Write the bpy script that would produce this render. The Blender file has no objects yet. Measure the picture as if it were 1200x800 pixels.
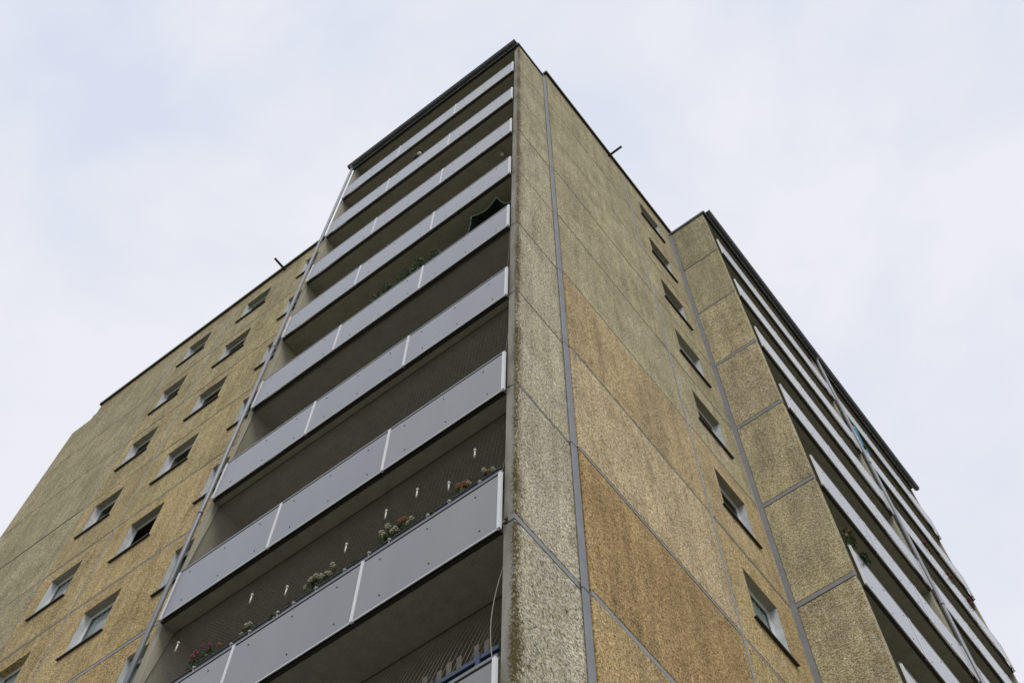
import bpy, bmesh, math, random
from mathutils import Vector, Matrix, noise
random.seed(7)
S = bpy.context.scene
C = S.collection
R = math.radians
Z0 = 30.8            # world height of the slab of the top storey (eleven storeys of 2.8 m below it)
H = 2.8

# ------------------------------------------------------------------ camera
CAM = Vector((4.41134662801993, -5.660185799479453, -29.221339917721135 + Z0))
yaw, pitch, roll, FPX, PPY = 0.6763385866997774, 1.2070693682020726, 0.021257971669297018, 1288.1162734415825, 239.11052458779156
f = Vector((-math.sin(yaw)*math.cos(pitch), math.cos(yaw)*math.cos(pitch), math.sin(pitch)))
r = Vector((math.cos(yaw), math.sin(yaw), 0)); u = r.cross(f)
r2 = r*math.cos(roll) + u*math.sin(roll); u2 = -r*math.sin(roll) + u*math.cos(roll)
cd = bpy.data.cameras.new('camera'); cam = bpy.data.objects.new('camera', cd); C.objects.link(cam)
m = Matrix((r2, u2, -f)).transposed().to_4x4(); m.translation = CAM
cam.matrix_world = m
cd.sensor_width = 36; cd.lens = FPX/1200*36; cd.shift_y = -(400-PPY)/1200; cd.clip_start = .1; cd.clip_end = 5000
S.camera = cam

# ------------------------------------------------------------------ overcast sky and soft sun
SUN_EL, SUN_AZ = 52, 128      # azimuth clockwise from +Y
w = bpy.data.worlds.new('World'); S.world = w; w.use_nodes = True
nt = w.node_tree; nt.nodes.clear()
def N(nt, t, **k):
    n = nt.nodes.new(t)
    for a, b in k.items(): setattr(n, a, b)
    return n
out = N(nt, 'ShaderNodeOutputWorld'); bg = N(nt, 'ShaderNodeBackground')
sky = N(nt, 'ShaderNodeTexSky'); sky.sky_type = 'NISHITA'; sky.sun_disc = False
sky.sun_elevation = R(SUN_EL); sky.sun_rotation = R(SUN_AZ)
tc = N(nt, 'ShaderNodeTexCoord')
mp = N(nt, 'ShaderNodeMapping'); mp.inputs['Scale'].default_value = (1.15, 1.25, 1.0); mp.inputs['Rotation'].default_value = (.2, .1, .6)
n1 = N(nt, 'ShaderNodeTexNoise'); n1.inputs['Scale'].default_value = 3.1; n1.inputs['Detail'].default_value = 9; n1.inputs['Roughness'].default_value = .52; n1.inputs['Distortion'].default_value = .35
cr = N(nt, 'ShaderNodeValToRGB')
cr.color_ramp.elements[0].position = .38; cr.color_ramp.elements[0].color = (.715, .765, .90, 1)
cr.color_ramp.elements[1].position = .64; cr.color_ramp.elements[1].color = (.875, .882, .94, 1)
e = cr.color_ramp.elements.new(.50); e.color = (.79, .82, .915, 1)
sc = N(nt, 'ShaderNodeVectorMath', operation='SCALE'); sc.inputs['Scale'].default_value = 6.75
mx = N(nt, 'ShaderNodeMix', data_type='RGBA'); mx.inputs['Factor'].default_value = .985
L = nt.links.new
L(tc.outputs['Generated'], mp.inputs['Vector']); L(mp.outputs[0], n1.inputs['Vector']); L(n1.outputs['Fac'], cr.inputs['Fac'])
L(cr.outputs['Color'], sc.inputs[0]); L(sky.outputs['Color'], mx.inputs['A']); L(sc.outputs[0], mx.inputs['B'])
L(mx.outputs['Result'], bg.inputs['Color']); bg.inputs['Strength'].default_value = .12
L(bg.outputs[0], out.inputs['Surface'])
ld = bpy.data.lights.new('sun', 'SUN'); ld.energy = 1.5; ld.angle = R(22); ld.color = (1, .965, .92)
sun = bpy.data.objects.new('sun', ld); C.objects.link(sun)
sdir = Vector((math.sin(R(SUN_AZ))*math.cos(R(SUN_EL)), math.cos(R(SUN_AZ))*math.cos(R(SUN_EL)), math.sin(R(SUN_EL))))
sun.rotation_euler = sdir.to_track_quat('Z', 'Y').to_euler()
S.view_settings.view_transform = 'Standard'; S.view_settings.look = 'None'; S.view_settings.gamma = 1
S.view_settings.exposure = 0.27
S.render.resolution_x, S.render.resolution_y = 1024, 682

# ------------------------------------------------------------------ materials
def newmat(name):
    m = bpy.data.materials.new(name); m.use_nodes = True
    nt = m.node_tree; b = nt.nodes['Principled BSDF']
    return m, nt, b
def simple(name, col, rough=.6, metal=0, noise_scale=None, amt=.12, bump=0, spec=.5, coat=0):
    m, nt, b = newmat(name); L = nt.links.new
    b.inputs['Roughness'].default_value = rough; b.inputs['Metallic'].default_value = metal
    b.inputs['Specular IOR Level'].default_value = spec
    b.inputs['Coat Weight'].default_value = coat
    if noise_scale:
        g = N(nt, 'ShaderNodeNewGeometry')
        n = N(nt, 'ShaderNodeTexNoise'); n.inputs['Scale'].default_value = noise_scale; n.inputs['Detail'].default_value = 6
        L(g.outputs['Position'], n.inputs['Vector'])
        r = N(nt, 'ShaderNodeMapRange'); r.inputs['From Min'].default_value = .3; r.inputs['From Max'].default_value = .7
        r.inputs['To Min'].default_value = 1-amt; r.inputs['To Max'].default_value = 1+amt
        L(n.outputs['Fac'], r.inputs['Value'])
        v = N(nt, 'ShaderNodeVectorMath', operation='SCALE'); v.inputs[0].default_value = col
        L(r.outputs[0], v.inputs['Scale']); L(v.outputs[0], b.inputs['Base Color'])
        if bump:
            bp = N(nt, 'ShaderNodeBump'); bp.inputs['Strength'].default_value = bump; bp.inputs['Distance'].default_value = .01
            L(n.outputs['Fac'], bp.inputs['Height']); L(bp.outputs[0], b.inputs['Normal'])
    else:
        b.inputs['Base Color'].default_value = (*col, 1)
    return m

def aggregate(name, moss=False):
    """exposed aggregate facing: coarse crumbly grain, dark specks, pale chips, rain streaks; hue from the object colour"""
    m, nt, b = newmat(name); L = nt.links.new
    b.inputs['Roughness'].default_value = .95; b.inputs['Specular IOR Level'].default_value = .15
    g = N(nt, 'ShaderNodeNewGeometry'); oi = N(nt, 'ShaderNodeObjectInfo')
    off = N(nt, 'ShaderNodeVectorMath', operation='SCALE'); off.inputs[0].default_value = (13, 7, 5)
    L(oi.outputs['Random'], off.inputs['Scale'])
    add = N(nt, 'ShaderNodeVectorMath', operation='ADD'); L(g.outputs['Position'], add.inputs[0]); L(off.outputs[0], add.inputs[1])
    def noi(scale, detail, rough=.6, dist=0, vec=None):
        n = N(nt, 'ShaderNodeTexNoise'); n.inputs['Scale'].default_value = scale; n.inputs['Detail'].default_value = detail
        n.inputs['Roughness'].default_value = rough; n.inputs['Distortion'].default_value = dist
        L((vec or add).outputs[0], n.inputs['Vector']); return n
    def rng(src, a, b_, c, d):
        r = N(nt, 'ShaderNodeMapRange'); r.inputs['From Min'].default_value = a; r.inputs['From Max'].default_value = b_
        r.inputs['To Min'].default_value = c; r.inputs['To Max'].default_value = d; L(src, r.inputs['Value']); return r
    def mul(a, b_):
        q = N(nt, 'ShaderNodeMath', operation='MULTIPLY'); L(a, q.inputs[0]); L(b_, q.inputs[1]); return q
    grain = noi(20, 7, .74, .3); fine = noi(55, 4, .7); big = noi(1.1, 5, .6, .4)
    st = N(nt, 'ShaderNodeMapping'); st.inputs['Scale'].default_value = (5, 5, .45); L(add.outputs[0], st.inputs['Vector'])
    streak = noi(1, 4, .6, 0, st)
    vo = N(nt, 'ShaderNodeTexVoronoi'); vo.inputs['Scale'].default_value = 30; L(add.outputs[0], vo.inputs['Vector'])
    spk = noi(34, 3, .6)
    f1 = rng(grain.outputs['Fac'], .34, .66, .72, 1.34)
    f2 = rng(fine.outputs['Fac'], .3, .7, .74, 1.30)
    f3 = rng(big.outputs['Fac'], .3, .7, .80, 1.14)
    f4 = rng(streak.outputs['Fac'], .38, .68, 1.08, .80)
    vc = N(nt, 'ShaderNodeTexVoronoi'); vc.inputs['Scale'].default_value = 58; L(add.outputs[0], vc.inputs['Vector'])
    sepv = N(nt, 'ShaderNodeSeparateColor'); L(vc.outputs['Color'], sepv.inputs[0])
    f6 = rng(sepv.outputs[0], 0, 1, .68, 1.32)
    dn = noi(2.3, 8, .75, .6); f7 = rng(dn.outputs['Fac'], .56, .70, 1.0, .66)
    f5 = rng(spk.outputs['Fac'], .37, .46, .34, 1.04)
    k = f1
    for f_ in (f2, f3, f4, f5, f6, f7): k = mul(k.outputs[0], f_.outputs[0])
    # hue drift: warm crumbs in the grain, greenish algae in broad patches
    hue = N(nt, 'ShaderNodeMix', data_type='RGBA', blend_type='MULTIPLY')
    hr = N(nt, 'ShaderNodeValToRGB'); hr.color_ramp.elements[0].position = .35; hr.color_ramp.elements[0].color = (1.0, .86, .62, 1)
    hr.color_ramp.elements[1].position = .6; hr.color_ramp.elements[1].color = (1, 1, 1, 1)
    hn = noi(20, 4, .65); L(hn.outputs['Fac'], hr.inputs['Fac'])
    hue.inputs['Factor'].default_value = .8; L(oi.outputs['Color'], hue.inputs['A']); L(hr.outputs['Color'], hue.inputs['B'])
    al = N(nt, 'ShaderNodeMix', data_type='RGBA', blend_type='MULTIPLY'); al.inputs['B'].default_value = (.93, .93, .89, 1)
    an = noi(.7, 5, .6, .5); ar = rng(an.outputs['Fac'], .42, .62, 0, .8); L(ar.outputs[0], al.inputs['Factor']); L(hue.outputs['Result'], al.inputs['A'])
    sc = N(nt, 'ShaderNodeVectorMath', operation='SCALE'); L(al.outputs['Result'], sc.inputs[0]); L(k.outputs[0], sc.inputs['Scale'])
    col = sc.outputs[0]
    if moss:
        col = moss_mix(nt, g, col)
    L(col, b.inputs['Base Color'])
    hsum = N(nt, 'ShaderNodeMath', operation='ADD'); L(grain.outputs['Fac'], hsum.inputs[0])
    vm = rng(vo.outputs['Distance'], 0, .6, .35, 0); L(vm.outputs[0], hsum.inputs[1])
    bp = N(nt, 'ShaderNodeBump'); bp.inputs['Strength'].default_value = 1.0; bp.inputs['Distance'].default_value = .022
    L(hsum.outputs[0], bp.inputs['Height']); L(bp.outputs[0], b.inputs['Normal'])
    return m
def moss_mix(nt, g, col):
    """rust-brown and green growth creeping along the outer arris at x=0, y=0"""
    L = nt.links.new
    sx = N(nt, 'ShaderNodeSeparateXYZ'); L(g.outputs['Position'], sx.inputs[0])
    ax = N(nt, 'ShaderNodeMath', operation='ABSOLUTE'); L(sx.outputs['X'], ax.inputs[0])
    ay = N(nt, 'ShaderNodeMath', operation='ABSOLUTE'); L(sx.outputs['Y'], ay.inputs[0])
    ax2 = N(nt, 'ShaderNodeMath', operation='MULTIPLY'); L(ax.outputs[0], ax2.inputs[0]); ax2.inputs[1].default_value = 1.9
    d = N(nt, 'ShaderNodeMath', operation='MULTIPLY_ADD'); L(ay.outputs[0], d.inputs[0]); d.inputs[1].default_value = .85; L(ax2.outputs[0], d.inputs[2])
    n = N(nt, 'ShaderNodeTexNoise'); n.inputs['Scale'].default_value = 26; n.inputs['Detail'].default_value = 6; n.inputs['Roughness'].default_value = .8
    L(g.outputs['Position'], n.inputs['Vector'])
    nb = N(nt, 'ShaderNodeTexNoise'); nb.inputs['Scale'].default_value = .9; nb.inputs['Detail'].default_value = 3; L(g.outputs['Position'], nb.inputs['Vector'])
    fall = N(nt, 'ShaderNodeMapRange'); fall.inputs['From Min'].default_value = .0; fall.inputs['From Max'].default_value = .20; fall.inputs['To Min'].default_value = .85; fall.inputs['To Max'].default_value = -.35; fall.clamp = False
    L(d.outputs[0], fall.inputs['Value'])
    s = N(nt, 'ShaderNodeMath', operation='MULTIPLY_ADD'); L(n.outputs['Fac'], s.inputs[0]); s.inputs[1].default_value = 4.2; L(fall.outputs[0], s.inputs[2])
    s2 = N(nt, 'ShaderNodeMath', operation='MULTIPLY_ADD'); L(nb.outputs['Fac'], s2.inputs[0]); s2.inputs[1].default_value = 1.9; L(s.outputs[0], s2.inputs[2])
    mr = N(nt, 'ShaderNodeMapRange'); mr.inputs['From Min'].default_value = 3.25; mr.inputs['From Max'].default_value = 3.85
    mr.inputs['To Min'].default_value = 0; mr.inputs['To Max'].default_value = .95; L(s2.outputs[0], mr.inputs['Value'])
    mc = N(nt, 'ShaderNodeMix', data_type='RGBA'); mc.inputs['A'].default_value = (.062, .036, .010, 1); mc.inputs['B'].default_value = (.075, .055, .012, 1)
    nr = N(nt, 'ShaderNodeMapRange'); nr.inputs['From Min'].default_value = .4; nr.inputs['From Max'].default_value = .6; L(nb.outputs['Fac'], nr.inputs['Value']); L(nr.outputs[0], mc.inputs['Factor'])
    m = N(nt, 'ShaderNodeMix', data_type='RGBA'); L(mr.outputs[0], m.inputs['Factor']); L(col, m.inputs['A']); L(mc.outputs['Result'], m.inputs['B'])
    return m.outputs['Result']
def concrete(name, col, moss=False, stain=.3):
    m, nt, b = newmat(name); L = nt.links.new
    b.inputs['Roughness'].default_value = .9; b.inputs['Specular IOR Level'].default_value = .2
    g = N(nt, 'ShaderNodeNewGeometry')
    mp = N(nt, 'ShaderNodeMapping'); mp.inputs['Scale'].default_value = (5, 5, 1.1); L(g.outputs['Position'], mp.inputs['Vector'])
    n = N(nt, 'ShaderNodeTexNoise'); n.inputs['Scale'].default_value = 1; n.inputs['Detail'].default_value = 8; n.inputs['Roughness'].default_value = .65; L(mp.outputs[0], n.inputs['Vector'])
    n2 = N(nt, 'ShaderNodeTexNoise'); n2.inputs['Scale'].default_value = 38; n2.inputs['Detail'].default_value = 4; L(g.outputs['Position'], n2.inputs['Vector'])
    r = N(nt, 'ShaderNodeMapRange'); r.inputs['From Min'].default_value = .3; r.inputs['From Max'].default_value = .7; r.inputs['To Min'].default_value = 1-stain; r.inputs['To Max'].default_value = 1+stain*.5
    L(n.outputs['Fac'], r.inputs['Value'])
    r2 = N(nt, 'ShaderNodeMapRange'); r2.inputs['From Min'].default_value = .3; r2.inputs['From Max'].default_value = .7; r2.inputs['To Min'].default_value = .9; r2.inputs['To Max'].default_value = 1.1
    L(n2.outputs['Fac'], r2.inputs['Value'])
    k = N(nt, 'ShaderNodeMath', operation='MULTIPLY'); L(r.outputs[0], k.inputs[0]); L(r2.outputs[0], k.inputs[1])
    v = N(nt, 'ShaderNodeVectorMath', operation='SCALE'); v.inputs[0].default_value = col; L(k.outputs[0], v.inputs['Scale'])
    c = v.outputs[0]
    if moss: c = moss_mix(nt, g, c)
    L(c, b.inputs['Base Color'])
    bp = N(nt, 'ShaderNodeBump'); bp.inputs['Strength'].default_value = .5; bp.inputs['Distance'].default_value = .006; L(n2.outputs['Fac'], bp.inputs['Height']); L(bp.outputs[0], b.inputs['Normal'])
    return m
def board(name, col, rough):
    """satin grey facade board with faint rain marks"""
    m, nt, b = newmat(name); L = nt.links.new
    g = N(nt, 'ShaderNodeNewGeometry'); oi = N(nt, 'ShaderNodeObjectInfo')
    mp = N(nt, 'ShaderNodeMapping'); mp.inputs['Scale'].default_value = (2.2, 2.2, .35); L(g.outputs['Position'], mp.inputs['Vector'])
    n = N(nt, 'ShaderNodeTexNoise'); n.inputs['Scale'].default_value = 1; n.inputs['Detail'].default_value = 7; L(mp.outputs[0], n.inputs['Vector'])
    r = N(nt, 'ShaderNodeMapRange'); r.inputs['From Min'].default_value = .3; r.inputs['From Max'].default_value = .7; r.inputs['To Min'].default_value = .93; r.inputs['To Max'].default_value = 1.05
    L(n.outputs['Fac'], r.inputs['Value'])
    q = N(nt, 'ShaderNodeMapRange'); q.inputs['To Min'].default_value = .93; q.inputs['To Max'].default_value = 1.07; L(oi.outputs['Random'], q.inputs['Value'])
    k = N(nt, 'ShaderNodeMath', operation='MULTIPLY'); L(r.outputs[0], k.inputs[0]); L(q.outputs[0], k.inputs[1])
    v = N(nt, 'ShaderNodeVectorMath', operation='SCALE'); v.inputs[0].default_value = col; L(k.outputs[0], v.inputs['Scale']); L(v.outputs[0], b.inputs['Base Color'])
    rr = N(nt, 'ShaderNodeMapRange'); rr.inputs['From Min'].default_value = .3; rr.inputs['From Max'].default_value = .7; rr.inputs['To Min'].default_value = rough-.06; rr.inputs['To Max'].default_value = rough+.1
    b.inputs['Roughness'].default_value = rough
    b.inputs['IOR'].default_value = 1.65; b.inputs['Coat Weight'].default_value = .4; b.inputs['Coat Roughness'].default_value = .16
    return m
def glassmat():
    m = bpy.data.materials.new('window_glass'); m.use_nodes = True; nt = m.node_tree; nt.nodes.clear(); L = nt.links.new
    o = N(nt, 'ShaderNodeOutputMaterial'); mx = N(nt, 'ShaderNodeMixShader'); fr = N(nt, 'ShaderNodeFresnel'); fr.inputs['IOR'].default_value = 1.42
    t = N(nt, 'ShaderNodeBsdfTransparent'); t.inputs['Color'].default_value = (.80, .86, .85, 1); gl = N(nt, 'ShaderNodeBsdfGlossy'); gl.inputs['Roughness'].default_value = .02
    L(fr.outputs[0], mx.inputs[0]); L(t.outputs[0], mx.inputs[1]); L(gl.outputs[0], mx.inputs[2]); L(mx.outputs[0], o.inputs[0])
    return m
def grassmat():
    m, nt, b = newmat('grass'); L = nt.links.new
    g = N(nt, 'ShaderNodeNewGeometry'); n = N(nt, 'ShaderNodeTexNoise'); n.inputs['Scale'].default_value = 1.5; n.inputs['Detail'].default_value = 10
    L(g.outputs['Position'], n.inputs['Vector']); c = N(nt, 'ShaderNodeValToRGB')
    c.color_ramp.elements[0].position = .3; c.color_ramp.elements[0].color = (.11, .11, .06, 1); c.color_ramp.elements[1].position = .7; c.color_ramp.elements[1].color = (.20, .19, .12, 1)
    L(n.outputs['Fac'], c.inputs['Fac']); L(c.outputs['Color'], b.inputs['Base Color']); b.inputs['Roughness'].default_value = .95
    return m
M = dict(
    agg=aggregate('aggregate_facing'), aggmoss=aggregate('aggregate_facing_with_moss', True),
    conc=concrete('bare_concrete', (.34, .325, .27)), concmoss=concrete('bare_concrete_with_moss', (.30, .285, .235), True, .42),
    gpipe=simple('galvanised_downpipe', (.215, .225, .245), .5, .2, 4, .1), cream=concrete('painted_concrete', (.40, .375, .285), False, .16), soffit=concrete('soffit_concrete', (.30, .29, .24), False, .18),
    seal=simple('grey_joint_seal', (.235, .24, .25), .6, 0, 6, .12), seal2=simple('pale_joint_seal', (.27, .27, .265), .7, 0, 6, .15),
    board=board('grey_facade_board', (.178, .177, .174), .24), strip=simple('white_aluminium', (.70, .71, .73), .35),
    rail=simple('grey_metal', (.20, .205, .21), .4, .3, 8, .1), dark=simple('dark_steel', (.018, .018, .018), .6),
    gutter=simple('zinc_gutter', (.10, .108, .112), .42, .4, 3, .2), pipe=simple('zinc_downpipe', (.235, .245, .265), .75, 0, 4, .1, spec=.2),
    coping=simple('coping_sheet', (.62, .60, .56), .5, .2), copd=simple('dark_coping_sheet', (.09, .09, .095), .5, .2, 3, .2),
    screw=simple('screw_head', (.05, .05, .055), .5),
    frame=simple('white_window_frame', (.74, .75, .75), .35), reveal=simple('reveal_paint', (.56, .58, .585), .7, 0, 5, .14), glass=glassmat(),
    sill=simple('brown_sill_sheet', (.035, .028, .024), .5), curtain=simple('curtain_cloth', (.78, .79, .78), .9, 0, 12, .1),
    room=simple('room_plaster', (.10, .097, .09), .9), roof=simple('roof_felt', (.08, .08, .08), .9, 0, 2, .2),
    net=simple('bird_net_cord', (.16, .15, .125), .8), cord=simple('pale_cord', (.30, .29, .25), .7), spike=simple('steel_spike', (.5, .5, .48), .6, 0),
    planter=simple('dark_planter', (.015, .018, .03), .5), leaf=simple('leaf_green', (.05, .085, .025), .6, 0, 30, .3), dleaf=simple('dark_leaf', (.04, .085, .03), .6, 0, 30, .3),
    pink=simple('pink_petal', (.36, .05, .13), .6, 0, 40, .25), cream_p=simple('cream_petal', (.42, .41, .28), .7, 0, 40, .2), red=simple('red_petal', (.24, .02, .02), .6, 0, 40, .25),
    orange=simple('orange_petal', (.32, .15, .05), .7, 0, 40, .2), white=simple('white_plastic', (.7, .7, .66), .4),
    parasol=simple('dark_green_cloth', (.012, .03, .02), .85, 0, 9, .2), rim=simple('pale_green_hem', (.20, .30, .23), .8),
    teal=simple('turquoise_cloth', (.01, .17, .26), .85, 0, 9, .2), clip=simple('pale_grey_plastic', (.35, .37, .38), .5), wood=simple('weathered_wood', (.11, .10, .08), .8, 0, 8, .25), blue=simple('blue_paint', (.025, .045, .095), .5),
    grass=grassmat(), paving=concrete('concrete_paving', (.26, .255, .24)), kerb=concrete('kerb_concrete', (.32, .31, .3)), black=simple('black_plastic', (.02, .02, .02), .5),
)

# ------------------------------------------------------------------ mesh helpers
class MB:
    def __init__(s): s.bm = bmesh.new(); s.mi = 0
    def box(s, a, b, fn=None, mi=None):
        x0, y0, z0 = a; x1, y1, z1 = b
        vs = [s.bm.verts.new(fn(p) if fn else p) for p in [(x0,y0,z0),(x1,y0,z0),(x1,y1,z0),(x0,y1,z0),(x0,y0,z1),(x1,y0,z1),(x1,y1,z1),(x0,y1,z1)]]
        for q in [(0,1,2,3),(4,5,6,7),(0,1,5,4),(1,2,6,5),(2,3,7,6),(3,0,4,7)]:
            fc = s.bm.faces.new([vs[i] for i in q]); fc.material_index = s.mi if mi is None else mi
        return s
    def rod(s, a, b, r0, r1=None, n=8, cap=True, mi=None):
        a = Vector(a); b = Vector(b); r1 = r0 if r1 is None else r1
        d = (b-a).normalized(); t = d.cross(Vector((0,0,1)) if abs(d.z) < .9 else Vector((1,0,0))).normalized(); q = d.cross(t)
        A = [s.bm.verts.new(a+(t*math.cos(k*2*math.pi/n)+q*math.sin(k*2*math.pi/n))*r0) for k in range(n)]
        B = [s.bm.verts.new(b+(t*math.cos(k*2*math.pi/n)+q*math.sin(k*2*math.pi/n))*r1) for k in range(n)]
        for k in range(n):
            fc = s.bm.faces.new([A[k], A[(k+1)%n], B[(k+1)%n], B[k]]); fc.smooth = n > 5; fc.material_index = s.mi if mi is None else mi
        if cap and n > 2:
            for L_ in (A[::-1], B):
                fc = s.bm.faces.new(L_); fc.material_index = s.mi if mi is None else mi
        return s
    def ball(s, c, r, sub=1, sq=(1,1,1), mi=None, jit=0):
        ret = bmesh.ops.create_icosphere(s.bm, subdivisions=sub, radius=1)
        for v in ret['verts']:
            j = 1+random.uniform(-jit, jit)
            v.co = Vector((c[0]+v.co.x*r*sq[0]*j, c[1]+v.co.y*r*sq[1]*j, c[2]+v.co.z*r*sq[2]*j))
            for fc in v.link_faces: fc.material_index = s.mi if mi is None else mi; fc.smooth = not jit
        return s
    def quad(s, ps, mi=None):
        fc = s.bm.faces.new([s.bm.verts.new(p) for p in ps]); fc.material_index = s.mi if mi is None else mi; return fc
    def mesh(s, name, mats, fix=True, bevel=0):
        if fix: bmesh.ops.recalc_face_normals(s.bm, faces=s.bm.faces)
        if bevel:
            bmesh.ops.bevel(s.bm, geom=list(s.bm.edges), offset=bevel, segments=1, affect='EDGES')
        me = bpy.data.meshes.new(name); s.bm.to_mesh(me); s.bm.free()
        for m_ in (mats if isinstance(mats, (list, tuple)) else [mats]): me.materials.append(M[m_])
        return me
def put(name, me, parent=None, loc=(0,0,0), rot=(0,0,0), **kw):
    o = bpy.data.objects.new(name, me); C.objects.link(o); o.location = loc; o.rotation_euler = rot
    if parent: o.parent = parent
    for k, v in kw.items(): o[k] = v
    return o
def empty(name, loc, label, cat, group=None):
    o = bpy.data.objects.new(name, None); C.objects.link(o); o.location = loc; o['label'] = label; o['category'] = cat
    if group: o['group'] = group
    return o
def thing(name, me, loc, label, cat, group=None):
    o = put(name, me, None, loc); o['label'] = label; o['category'] = cat
    if group: o['group'] = group
    return o
def zk(k): return Z0-(k-1)*H

# wall frames: (u along the wall, n outward from its face, z)
def south(y0): return lambda p: (p[0], y0-p[1], p[2])
def east(x0): return lambda p: (x0+p[1], p[0], p[2])
def panel_mesh(name, fn, u0, u1, z0, z1, t=.2, hole=None, mats='agg', c=.012, endmat=None):
    """a precast panel with chamfered arrises and, if given, a window opening"""
    bm = bmesh.new()
    us = [u0, u0+c] + ([hole[0], hole[1]] if hole else []) + [u1-c, u1]
    zs = [z0, z0+c] + ([hole[2], hole[3]] if hole else []) + [z1-c, z1]
    nu, nz = len(us), len(zs); V = {}
    for i, a in enumerate(us):
        for j, b in enumerate(zs):
            edge = i in (0, nu-1) or j in (0, nz-1)
            V[i, j] = bm.verts.new(fn((a, -c if edge else 0, b)))
    for i in range(nu-1):
        for j in range(nz-1):
            if hole and i == 2 and j == 2: continue
            bm.faces.new([V[i,j], V[i+1,j], V[i+1,j+1], V[i,j+1]])
    ring = [(i,0) for i in range(nu)]+[(nu-1,j) for j in range(1,nz)]+[(i,nz-1) for i in range(nu-2,-1,-1)]+[(0,j) for j in range(nz-2,0,-1)]
    Bk = {q: bm.verts.new(fn((us[q[0]], -t, zs[q[1]]))) for q in ring}
    for a, b in zip(ring, ring[1:]+ring[:1]):
        fc = bm.faces.new([V[a], V[b], Bk[b], Bk[a]])
        if endmat is not None and a[0] == b[0] == 0: fc.material_index = endmat
    if hole:
        hr = [(2,2),(3,2),(3,3),(2,3)]; hb = [bm.verts.new(fn((us[q[0]], -t, zs[q[1]]))) for q in hr]
        for i in range(4):
            fc = bm.faces.new([V[hr[i]], V[hr[(i+1)%4]], hb[(i+1)%4], hb[i]])
    else:
        bm.faces.new([Bk[(0,0)], Bk[(nu-1,0)], Bk[(nu-1,nz-1)], Bk[(0,nz-1)]]) if False else None
        bm.faces.new([Bk[q] for q in ring])
    bmesh.ops.recalc_face_normals(bm, faces=bm.faces)
    # make sure the front points outward
    f0 = min(bm.faces, key=lambda q: 0)
    me = bpy.data.meshes.new(name); bm.to_mesh(me); bm.free()
    for m_ in (mats if isinstance(mats, (list, tuple)) else [mats]): me.materials.append(M[m_])
    return me

# ------------------------------------------------------------------ ground
g = MB(); g.quad([(-700,-700,0),(700,-700,0),(700,700,0),(-700,700,0)])
put('ground', g.mesh('ground', 'grass'), kind='structure')
g = MB(); g.quad([(1.6,-30,.004),(4.8,-30,.004),(4.8,60,.004),(1.6,60,.004)]); g.quad([(-40,-4.2,.004),(1.6,-4.2,.004),(1.6,-.6,.004),(-40,-.6,.004)])
put('path', g.mesh('path', 'paving'), kind='structure')
g = MB(); g.box((4.8,-30,-.1),(4.92,60,.1)); g.box((-40,-4.32,-.1),(1.5,-4.2,.1))
put('kerb', g.mesh('kerb', 'kerb'), kind='structure')

# ------------------------------------------------------------------ the building
B = empty('apartment_building', (0,0,0), 'tall prefabricated concrete apartment block with pebbled beige panels and stacked grey balconies', 'building')
D1, D2, D3, DX, EX = 1.288, 5.218, 7.706, .057, 1.304
XV1, XV2, XV3, XE = -12.63, -15.07, -19.06, -20.12
# core and roof
g = MB(); g.box((XV3+.3, 3.2, 0.05), (-1.9, 26.5, Z0+2.6)); put('inner_core', g.mesh('inner_core', 'room'), B)
g = MB(); g.box((XV3+.15, D1+.15, Z0+3.2), (DX-.15, 26.65, Z0+3.3)); put('roof', g.mesh('roof', 'roof'), B)
g = MB(); g.box((XV3, 26.6, 0), (DX, 26.8, Z0+3.4)); g.box((XV3, D1+.2, 0), (XV3+.2, 26.6, Z0+3.4)); put('rear_wall', g.mesh('rear_wall', 'conc'), B)
g = MB(); g.box((DX-.2, 20.5, 0), (DX, 26.6, Z0+3.4)); put('rear_wall', g.mesh('rear_wall', 'conc'), B)

GREY = (.375, .335, .215); GRN = (.375, .345, .235); TAN = (.50, .385, .215); OCH = (.47, .305, .110); PALE = (.46, .425, .325); LTAN = (.56, .45, .285)
def jit(c, a=.03):
    k = 1+random.uniform(-a, a); lum = sum(c)/3; c = [q*.86+lum*.14 for q in c]; c = [c[0]*1.13, c[1]*1.135, c[2]*1.10]
    return tuple(q*k*(1+random.uniform(-a*.4, a*.4)) for q in c)
cache = {}
def wall(key, fn, u0, u1, k, seal, col, hole=None, t=.2, mats='agg', top=None, endmat=None, sealmat='seal', zshift=0, gap=.024):
    """panel of storey k with its joint seal along the lower edge"""
    if key not in cache: cache[key] = {}
    zt = (top if top is not None else H)-gap
    kk = (seal, zt)
    if kk not in cache[key]:
        pm = panel_mesh('wall_panel', fn, u0, u1, seal, zt, t, hole, mats, endmat=endmat)
        s = MB(); s.box((u0, -.09, .003), (u1, -.007, seal), fn)
        cache[key][kk] = (pm, s.mesh('joint_seal', sealmat))
    pm, sm = cache[key][kk]
    j = Vector(fn((0, random.uniform(-.004, .003), 0)))-Vector(fn((0, 0, 0)))
    o = put('wall_panel', pm, B, Vector((0, 0, zk(k)+random.uniform(-.003, .003)))+j, (0, R(random.uniform(-.035, .035)) if abs(j.y) > abs(j.x) else 0, 0)); o.color = (*jit(col), 1)
    put('joint_seal', sm, o)
    return o

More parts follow.
